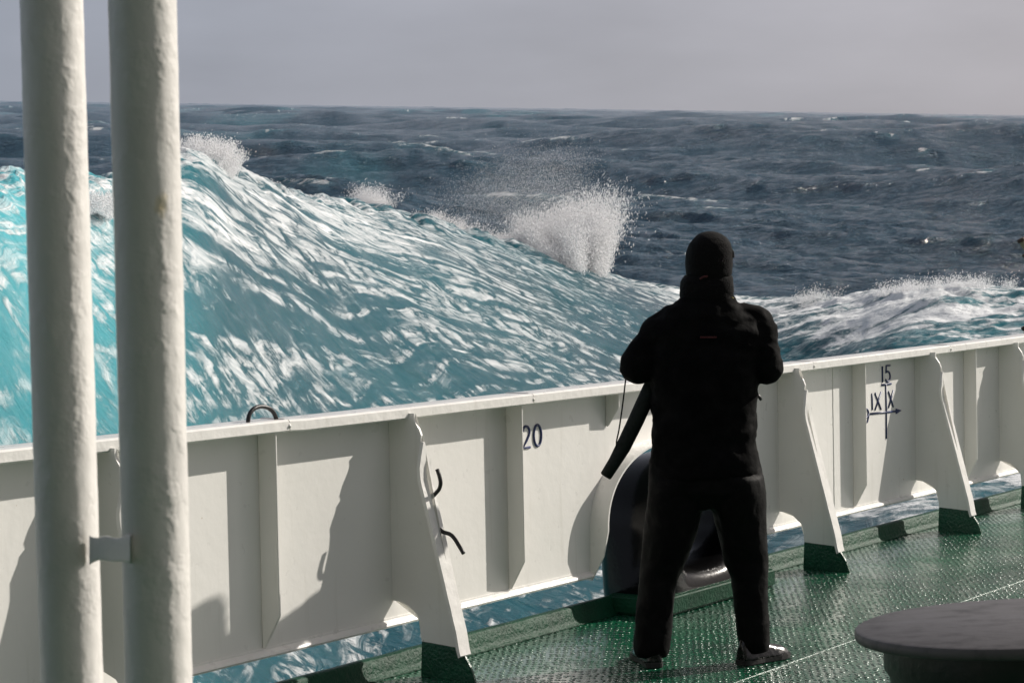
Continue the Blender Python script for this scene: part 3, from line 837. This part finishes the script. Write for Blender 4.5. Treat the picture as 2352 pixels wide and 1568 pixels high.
# ------------------------------------------------------------------ small fittings
def build_fittings():
    r0 = W(-1.68, .02, 1.115)
    root = empty('rope_loop', r0); tag(root, 'black round bar loop standing on the white cap rail', 'loop')
    def rp(x, y): s, z = on_wall(x, y, .045); return W(s, .045, z)
    pts = [rp(570, 982), rp(570, 965), rp(573, 952), rp(580, 941), rp(590, 935), rp(602, 933), rp(615, 936), rp(625, 943), rp(632, 954), rp(635, 966), rp(635, 980)]
    bm = bmesh.new(); tube(bm, smooth_path(pts, 5), .0085, 12); build('bent_bar', bm, M_rod, root, smooth=True)
    for p in (pts[0], pts[-1]):
        bm = bmesh.new(); lathe(bm, [(.021, -.016), (.019, -.004), (.012, .004), (.009, .008)], 14, Matrix.Translation(p + Vector((0, 0, .012))))
        build('weld_collar', bm, M_whitelump, root, smooth=True)
    # rope cleat on the nearest stay
    sp = -.790
    def sp3(x, y, ds=0.0):
        o_, z_ = on_stay(x, y, sp + ds); return W(sp + ds, o_, z_)
    root = empty('rope_cleat', sp3(998, 1180)); tag(root, 'two horned black rod cleat welded to the nearest full white stay', 'cleat')
    bm = bmesh.new(); tube(bm, smooth_path([sp3(1004, 1077), sp3(1009, 1092), sp3(1012, 1108), sp3(1009, 1122), sp3(1001, 1132), sp3(991, 1143)], 5), .0085, 10)
    build('horn', bm, M_rod, root, smooth=True)
    bm = bmesh.new(); tube(bm, smooth_path([sp3(1009, 1214), sp3(1018, 1221), sp3(1033, 1226), sp3(1043, 1235), sp3(1055, 1254), sp3(1065, 1271)], 5), .0085, 10)
    build('horn', bm, M_rod, root, smooth=True)
    bm = bmesh.new(); tube(bm, smooth_path([sp3(990, 1144), sp3(991, 1150), sp3(996, 1180), sp3(1004, 1208), sp3(1010, 1215)], 5), .0095, 10)
    build('cleat_base', bm, M_whitelump, root, smooth=True)
    # a fragment of something pale with brown ends at the right picture edge
    root = empty('deck_davit', at_y(2375, 700, 15.2)); tag(root, 'pale bar with brown tips at the right picture edge above the rail', 'davit')
    def e(x, y): return Vector(at_y(x, y, 15.2))
    bm = bmesh.new(); tube(bm, smooth_path([e(2346, 553), e(2356, 568), e(2372, 590), e(2392, 640), e(2396, 760), e(2396, 900)], 5), .022, 10); build('bent_arm', bm, mat_simple('pale_olive_paint', (.22, .21, .13), .5), root, smooth=True)
    bm = bmesh.new(); tube(bm, [e(2343.5, 548), e(2347, 555)], .028, 10); build('brown_tip', bm, M_rust, root, smooth=True)
    bm = bmesh.new(); tube(bm, [e(2352, 583), e(2358, 590)], .02, 8); build('brown_tip', bm, M_rust, root, smooth=True)
    bm = bmesh.new(); tube(bm, smooth_path([e(2350, 750), e(2357, 756), e(2394, 758)], 4), .02, 10); tube(bm, smooth_path([e(2348, 776), e(2357, 769), e(2394, 765)], 4), .02, 10); build('brown_clamp', bm, M_rust, root, smooth=True)
build_fittings()

# ------------------------------------------------------------------ twin pipes in the foreground
def build_pipes():
    root = empty('twin_pipe', at_y(250, 1560, 3.25) * np.array([1, 1, 0])); tag(root, 'pair of white painted upright pipes joined by a small lug, close to the camera', 'pipes')
    for (xa, xb, dep, wpx, lab) in ((118, 165, 3.36, 143, 'shaded left pipe with lumpy paint'), (327, 365, 3.22, 154.5, 'right pipe with a yellow rust stain')):
        a = Vector(at_y(xa, 0, dep)); b = Vector(at_y(xb, 1568, dep)); dv = (a - b)
        p0 = b - dv * (b.z / dv.z); p1 = b + dv * ((2.75 - b.z) / dv.z)
        rad = wpx / 2 * dep / FPX
        bm = bmesh.new(); n = 260; rings = []
        for i in range(n + 1):
            p = p0.lerp(p1, i / n)
            rings.append([p + Vector((math.cos(t), math.sin(t), 0)) * (rad + .0006 * mnoise.noise(Vector((math.cos(t) * 2.0, math.sin(t) * 2.0, p.z * 11 + dep * 50))) + .0006 * mnoise.noise(Vector((math.cos(t) * 5, math.sin(t) * 5, p.z * 45 + dep * 9))))
                          for t in [2 * math.pi * k / 72 for k in range(72)]])
        loft(bm, rings); o = build('pipe', bm, M_pipe, root, smooth=True); o['label'] = lab
        bm = bmesh.new(); lathe(bm, [(rad * 1.8, 0), (rad * 1.8, .012), (rad * 1.05, .014)], 40, Matrix.Translation(p0)); build('base_flange', bm, M_pipe, root, bevel=.002)
    # lug
    bm = bmesh.new()
    nx, nz, ny = 16, 10, 5
    def lp(x, y, dep): return Vector(at_y(x, y, dep))
    rings = []
    for i in range(nx + 1):
        f = i / nx; x = 205 + (302 - 205) * f
        yt = 1232 + 3 * math.sin(f * 12) - 14 * max(0, .25 - f) - (8 * max(0, f - .8) * 2); yb = 1291 - 4 * math.sin(f * 4) + 18 * max(0, .22 - f) * 1.5 - 2 * math.sin(f * 9)
        d0 = 3.315 + (3.172 - 3.315) * f
        r_ = []
        for k in range(24):
            a = 2 * math.pi * k / 24; cy = abs(math.cos(a)) ** .4 * (1 if math.cos(a) > 0 else -1); sy = abs(math.sin(a)) ** .5 * (1 if math.sin(a) > 0 else -1)
            r_.append(lp(x, (yt + yb) / 2 + (yb - yt) / 2 * cy, d0 + .014 * sy))
        rings.append(r_)
    loft(bm, rings); build('spacer_lug', bm, M_pipe, root, smooth=True)
build_pipes()

# ------------------------------------------------------------------ capstan head in the right foreground
def build_bollard():
    zc = .90
    c = Vector(at_z(2345, 1425, zc)); sc = FPX / c.y
    root = empty('deck_bollard', (c.x, c.y, 0)); tag(root, 'black round bollard with a wide worn flat cap, right foreground', 'bollard')
    rad = 382 / sc; dr = 320 / sc
    T = Matrix.Translation(c) @ Matrix.Rotation(R(-2.8), 4, 'Y') @ Matrix.Rotation(R(-1.7), 4, 'X')
    bm = bmesh.new(); lathe(bm, [(rad - .010, 0), (rad - .003, -.003), (rad, -.010), (rad, -.020), (rad - .003, -.025), (rad - .010, -.028), (dr, -.029)], 128, T)
    o = build('cap_plate', bm, M_cap, root, auto=True)
    bm = bmesh.new(); lathe(bm, [(dr - .001, -.030), (dr - .001, -.09), (dr - .012, -.11), (dr - .012, -.86)], 96, T)
    build('drum', bm, mat_simple('black_drum_paint', (.007, .0075, .007), .45, .5, 30, .006), root, auto=True)
    bm = bmesh.new(); lathe(bm, [(dr + .12, 0), (dr + .12, .03), (dr - .005, .035)], 64, Matrix.Translation((c.x, c.y, 0.001)))
    build('base_ring', bm, M_hullgreen, root, auto=True)
build_bollard()

# ------------------------------------------------------------------ person
MY = 9.06
def mp(px, py, dy=0.0):                               # a point of the person's plane, then moved forward
    p = at_y(px, py, MY); return Vector((p[0], p[1] + dy, p[2]))

def remeshed(name, bm, mat, parent, voxel=.011, wrinkle=0.0, wscale=7, seed=0, smooth_it=6, stretch=(1, 1, 1), inflate=0.0):
    bmesh.ops.recalc_face_normals(bm, faces=bm.faces)
    me = bpy.data.meshes.new(name + '_raw'); bm.to_mesh(me); bm.free()
    o = bpy.data.objects.new(name + '_raw', me); COL.objects.link(o)
    md = o.modifiers.new('r', 'REMESH'); md.mode = 'VOXEL'; md.voxel_size = voxel; md.use_smooth_shade = True
    sm = o.modifiers.new('s', 'SMOOTH'); sm.iterations = smooth_it; sm.factor = .5
    dg = bpy.context.evaluated_depsgraph_get(); dg.update()
    me2 = bpy.data.meshes.new_from_object(o.evaluated_get(dg))
    bpy.data.objects.remove(o); bpy.data.meshes.remove(me)
    me2.name = name
    for v, nn in zip(me2.vertices, [v.normal.copy() for v in me2.vertices]): v.co += nn * inflate
    if wrinkle:
        nrm_ = [v.normal.copy() for v in me2.vertices]
        for v, nn in zip(me2.vertices, nrm_):
            q = Vector((v.co.x * stretch[0], v.co.y * stretch[1], v.co.z * stretch[2])) * wscale + Vector((seed * 7.3, 0, 0))
            w = mnoise.noise(q) + .5 * (1 - 2 * abs(mnoise.noise(q * 1.9 + Vector((5, 3, 1)))))
            v.co += nn * wrinkle * w
    me2.materials.clear()
    p = parent
    while p.parent is not None: p = p.parent
    me2.transform(Matrix.Translation(-p.location))
    o = bpy.data.objects.new(name, me2); COL.objects.link(o); o.parent = parent
    me2.materials.append(mat); me2.polygons.foreach_set('use_smooth', [True] * len(me2.polygons))
    return o

def ering(c, rx, ry, n=28, e=2.3, tilt=0.0):
    out = []
    for k in range(n):
        a = 2 * math.pi * k / n; ca, sa = math.cos(a), math.sin(a)
        x = rx * abs(ca) ** (2 / e) * (1 if ca > 0 else -1); y = ry * abs(sa) ** (2 / e) * (1 if sa > 0 else -1)
        out.append(Vector(c) + Vector((x, y, tilt * y)))
    return out

def wid(x0, x1, y, ry, dy=0.0, e=2.3):                # ring from left/right silhouette px at height py
    a = mp(x0, y); b = mp(x1, y); c = (a + b) / 2; c.y += dy
    return ering(c, (b - a).length / 2, ry, e=e)

def build_person():
    base = mp(1617, 1528); base.z = 0
    root = empty('person', base)
    tag(root, 'person in black jacket and knit cap, back turned, legs apart at the bulwark', 'person')
    k = .93
    # --- body: one continuous skin surface (head, neck, trunk, arms, legs, feet)
    bm = bmesh.new()
    head = mp(1629, 598)
    for s in (1,):
        bmesh.ops.create_uvsphere(bm, u_segments=24, v_segments=18, radius=1.0, matrix=Matrix.Translation(head + Vector((0, .015, .015))) @ Matrix.Diagonal((.074, .090, .094, 1)))
    bmesh.ops.create_uvsphere(bm, u_segments=16, v_segments=12, radius=1.0, matrix=Matrix.Translation(head + Vector((0, .045, -.065))) @ Matrix.Diagonal((.058, .062, .062, 1)))
    tube(bm, [head + Vector((0, .095, .03)), head + Vector((0, .118, -.012)), head + Vector((0, .10, -.022))], [.010, .016, .010], 8)      # nose
    for sx in (-1, 1):                                # ears
        bmesh.ops.create_uvsphere(bm, u_segments=10, v_segments=8, radius=1.0, matrix=Matrix.Translation(head + Vector((sx * .079, .01, -.005))) @ Matrix.Diagonal((.012, .02, .032, 1)))
    tube(bm, [mp(1628, 640), mp(1624, 700)], [.060, .066], 16)
    loft(bm, [wid(1560, 1684, 716, .08), wid(1520, 1722, 755, .10), wid(1522, 1720, 800, .10), wid(1520, 1722, 880, .105), wid(1525, 1712, 960, .1), wid(1512, 1725, 1050, .11), wid(1515, 1728, 1100, .11)])
    HL = [mp(1522, 765), mp(1468, 838, -.02), mp(1540, 800, .30), mp(1580, 782, .375)]
    HR = [mp(1728, 762), mp(1757, 832, -.02), mp(1706, 798, .30), mp(1668, 780, .375)]
    for A in (HL, HR): tube(bm, A, [.050, .042, .034, .026], 12)
    LL = [mp(1560, 1085), mp(1522, 1290, .02), mp(1494, 1492, -.01)]
    LR = [mp(1676, 1085), mp(1717, 1290, .02), mp(1728, 1486, -.01)]
    for A in (LL, LR): tube(bm, [A[0], A[0].lerp(A[1], .5), A[1], A[1].lerp(A[2], .4), A[2]], [.085, .075, .052, .050, .030], 14)
    # palms and fingers curled round the camera body
    for sx, A in ((-1, HL), (1, HR)):
        w = A[3]; tow = Vector((-sx, .25, .05)).normalized()
        palm = w + Vector((-sx * .015, .045, 0)); tube(bm, [w, palm], [(.022, .026), (.018, .040)], 12)
        for i, L in enumerate((.070, .078, .073, .058)):
            b = palm + Vector((0, .012, .030 - .020 * i)); m_ = b + Vector((-sx * L * .35, L * .45, 0)); t_ = m_ + Vector((-sx * L * .55, -L * .05, -.004))
            tube(bm, [b, m_, t_], [.0095, .0085, .007], 8)
        b = w + Vector((-sx * .02, .0, .022)); tube(bm, [b, b + Vector((-sx * .03, .012, .022)), b + Vector((-sx * .05, .03, .026))], [.0115, .010, .008], 8)
    for A, tv in ((LL, Vector((-.18, 1, 0))), (LR, Vector((.72, .70, 0)))):
        tv = tv.normalized(); h = A[2].copy(); h.z = .06
        tube(bm, [A[2], h, h + tv * .08 - Vector((0, 0, .010)), h + tv * .15 - Vector((0, 0, .020))], [.030, .030, .026, .016], 12)
    body = remeshed('body', bm, M_skin, root, .007, smooth_it=3)
    # simple face marks: eyes, mouth
    M_eye = mat_simple('eye_white', (.5, .5, .48), .2)
    for sx in (-1, 1):
        bm = bmesh.new(); bmesh.ops.create_uvsphere(bm, u_segments=10, v_segments=8, radius=.011, matrix=Matrix.Translation(head + Vector((sx * .031, .099, .022))))
        build('eye', bm, M_eye, root, smooth=True)
    bm = bmesh.new(); tube(bm, [head + Vector((x, .106 - abs(x) * .4, -.062)) for x in (-.024, -.012, 0, .012, .024)], .005, 8); build('mouth', bm, mat_simple('lips', (.33, .13, .11), .5), root, smooth=True)
    bm = bmesh.new()
    loft(bm, [ering(head + Vector((0, -.012, z)), rx, ry, 24) for z, rx, ry in ((-.085, .060, .068), (-.05, .074, .082), (-.02, .076, .086))])
    build('hair', bm, M_hair, root, smooth=True)
    # --- trousers
    bm = bmesh.new()
    loft(bm, [wid(1500, 1738, 1035, .125), wid(1493, 1746, 1080, .138), wid(1490, 1752, 1125, .138), wid(1550, 1690, 1165, .08)])
    def leg(rows, dys):
        loft(bm, [wid(a, b, y, (b - a) / 2 / 552 * (1.12 if i < 3 else 1.02), dy, 2.2) for i, ((y, a, b), dy) in enumerate(zip(rows, dys))])
    leg([(1095, 1494, 1626), (1160, 1486, 1614), (1240, 1482, 1596), (1290, 1475, 1577), (1330, 1469, 1553), (1390, 1463, 1546), (1450, 1460, 1538), (1490, 1457, 1533), (1503, 1460, 1530)], [0, .01, .02, .02, .01, 0, -.01, -.015, -.012])
    leg([(1095, 1614, 1750), (1160, 1634, 1758), (1240, 1654, 1759), (1290, 1666, 1761), (1330, 1682, 1761), (1390, 1686, 1761), (1440, 1692, 1764), (1478, 1697, 1767), (1492, 1700, 1762)], [0, .01, .02, .02, .01, 0, -.01, -.01, -.008])
    remeshed('trousers', bm, M_trouser, root, .010, .008, 8, 2, 3, (1.2, 1.2, .8), .002)
    # --- jacket: trunk, sleeves, hem
    bm = bmesh.new()
    loft(bm, [wid(1562, 1686, 680, .085), wid(1557, 1689, 694, .09), wid(1530, 1712, 706, .10), wid(1497, 1744, 728, .118), wid(1480, 1762, 760, .135), wid(1486, 1752, 820, .148),
              wid(1494, 1740, 880, .150), wid(1498, 1735, 940, .146), wid(1499, 1735, 985, .146), wid(1497, 1738, 1040, .150), wid(1496, 1742, 1080, .152), wid(1499, 1740, 1094, .146)], True)
    # shoulders + upper arms + forearms
    def rad(keys): return [float(np.interp(i / 28, np.linspace(0, 1, 8), keys)) for i in range(29)]
    tube(bm, smooth_path([mp(1552, 742), mp(1516, 762), mp(1499, 785, -.005), mp(1470, 815, -.02), mp(1466, 838, -.02), mp(1478, 842, .08), mp(1512, 820, .22), mp(1545, 798, .31)], 4),
         rad([.080, .074, .066, .064, .068, .072, .064, .056]), 18)
    tube(bm, smooth_path([mp(1696, 735), mp(1738, 748), mp(1750, 775, -.005), mp(1756, 812, -.02), mp(1756, 832, -.02), mp(1744, 838, .08), mp(1722, 818, .22), mp(1702, 798, .31)], 4),
         rad([.080, .076, .070, .068, .070, .072, .064, .056]), 18)
    # bulky elbows where the sleeves bunch up
    for c, r_ in ((mp(1464, 842, -.01), .070), (mp(1758, 838, -.01), .074)):
        bmesh.ops.create_uvsphere(bm, u_segments=16, v_segments=12, radius=1, matrix=Matrix.Translation(c) @ Matrix.Diagonal((r_, .085, r_ * 1.05, 1)))
    jk = remeshed('jacket', bm, M_jacket, root, .010, .0105, 6.5, 1, 2, (1, 1, 1.9))
    bm = bmesh.new(); prism(bm, [mp(1601, 769, -.158), mp(1638, 769, -.158), mp(1638, 773, -.158), mp(1601, 773, -.158)], (0, .012, 0)); build('back_tag', bm, M_red, jk)
    bm = bmesh.new(); tube(bm, [mp(1733, 900, -.02), mp(1742, 909, -.02), mp(1747, 918, -.02)], [.004, .007, .006], 8); build('zip_pull', bm, M_rod, jk, smooth=True)
    # --- stand collar and neck gaiter
    bm = bmesh.new()
    loft(bm, [wid(1554, 1692, 702, .10), wid(1560, 1687, 692, .094), wid(1563, 1684, 680, .09)])
    cl = remeshed('collar', bm, M_jacket, jk, .008, .002, 12, 4, 1)
    bm = bmesh.new(); tube(bm, smooth_path([mp(1678, 682, -.055), mp(1685, 687, -.04), mp(1690, 695, -.03)], 4), .0018, 6); build('trim_cord', bm, M_yellow, jk, smooth=True)
    bm = bmesh.new()
    loft(bm, [wid(1570, 1678, 694, .085), wid(1562, 1684, 682, .096), wid(1561, 1685, 660, .102), wid(1563, 1684, 643, .100), wid(1572, 1680, 632, .088)])
    ng = remeshed('neck_gaiter', bm, M_gaiter, root, .008, .004, 10, 3, 2, (1, 1, 2))
    bm = bmesh.new(); tube(bm, smooth_path([mp(1603, 640, -.10), mp(1611, 635, -.108), mp(1620, 634, -.105)], 4), .0045, 8); build('red_loop', bm, M_red, ng, smooth=True)
    # --- knit cap with ear flaps
    bm = bmesh.new()
    loft(bm, [wid(1588, 1671, 648, .086), wid(1577, 1681, 630, .10), wid(1575, 1683, 604, .108), wid(1576, 1683, 580, .108), wid(1583, 1678, 560, .10), wid(1594, 1668, 546, .08), wid(1606, 1654, 537, .055), wid(1620, 1642, 532, .02)])
    hat = remeshed('knit_cap', bm, M_hat, root, .007, .003, 11, 6, 2)
    bm = bmesh.new(); tube(bm, smooth_path([mp(1671, 572, -.05), mp(1679, 580, -.03), mp(1680, 592, -.03)], 4), .010, 8); build('cap_fold', bm, M_hat, hat, smooth=True)
    # --- boots
    for A, tv in ((LL, Vector((-.20, 1, 0))), (LR, Vector((.76, .66, 0)))):
        tv = tv.normalized(); sd = Vector((tv.y, -tv.x, 0)); g = A[2].copy(); g.z = 0; g -= tv * .075
        bm = bmesh.new(); rings = []
        for u, w_, h_ in ((0, .028, .085), (.015, .036, .115), (.06, .040, .125), (.10, .041, .115), (.14, .044, .088), (.19, .049, .068), (.235, .047, .058), (.265, .036, .046), (.282, .014, .030)):
            rings.append([g + tv * u + sd * (w_ * math.cos(a) * (1 if math.sin(a) < .3 else .86)) + Vector((0, 0, .022 + (h_ - .022) * max(0, math.sin(a)) ** .8 - .004 * max(0, -math.sin(a)))) for a in [2 * math.pi * i / 20 for i in range(20)]])
        loft(bm, rings); tube(bm, [g + tv * .055 + Vector((0, 0, .08)), g + tv * .06 + Vector((0, 0, .17))], [.045, .046], 18)
        bt = remeshed('boot', bm, M_boot, root, .006, .0018, 18, 5, 3)
        bm = bmesh.new(); pl = []
        for u, w_ in ((-.004, .024), (.01, .037), (.06, .041), (.11, .039), (.15, .044), (.20, .052), (.24, .050), (.27, .038), (.289, .012)):
            pl.append((u, w_))
        lo = [g + tv * u + sd * w_ for u, w_ in pl] + [g + tv * u - sd * w_ for u, w_ in pl[::-1]]
        prism(bm, [p + Vector((0, 0, .001)) for p in lo], (0, 0, .024)); build('sole', bm, M_sole, bt, bevel=.004)
    # --- what the hands hold
    cm = mp(1624, 778, .44); cr = empty('camera_body', cm); tag(cr, 'black camera held in front of the person at chest height', 'camera')
    bm = bmesh.new(); prism(bm, [cm + Vector(v) for v in ((-.07, 0, -.045), (.07, 0, -.045), (.07, 0, .035), (.03, 0, .038), (.022, 0, .06), (-.022, 0, .06), (-.03, 0, .038), (-.07, 0, .035))], (0, .06, 0)); build('housing', bm, M_rod, cr, bevel=.006)
    bm = bmesh.new(); lathe(bm, [(.034, 0), (.036, .03), (.033, .06), (.036, .12), (.030, .122)], 28, Matrix.Translation(cm + Vector((0, .06, -.006))) @ Matrix.Rotation(R(-90), 4, 'X')); build('lens', bm, M_rod, cr, auto=True)
    # --- slim tube case hanging at the left side
    br = empty('tube_case', mp(1440, 1000, .02)); tag(br, 'slim dark green tube case hanging on a thin strap beside the person', 'case')
    bm = bmesh.new()
    P = [mp(1516, 850, .04), mp(1492, 900, .03), mp(1462, 965, .02), mp(1432, 1027, .02), mp(1412, 1062, .02), mp(1391, 1095, .02)]
    tube(bm, P, [(.034, .034), (.034, .034), (.0335, .034), (.032, .032), (.026, .028), (.024, .026)], 14)
    cs = build('case_tube', bm, M_bag, br, bevel=.003)
    cs.data.polygons.foreach_set('use_smooth', [True] * len(cs.data.polygons))
    bm = bmesh.new(); tube(bm, smooth_path([mp(1440, 850, .0), mp(1437, 872, .0), mp(1430, 930, .0), mp(1422, 985, .0), mp(1416, 1015, .0), mp(1418, 1040, .01)], 4), [(.0045, .002)] * 21, 8); build('strap', bm, M_bag, br, smooth=True)
build_person()
bpy.context.view_layer.update()
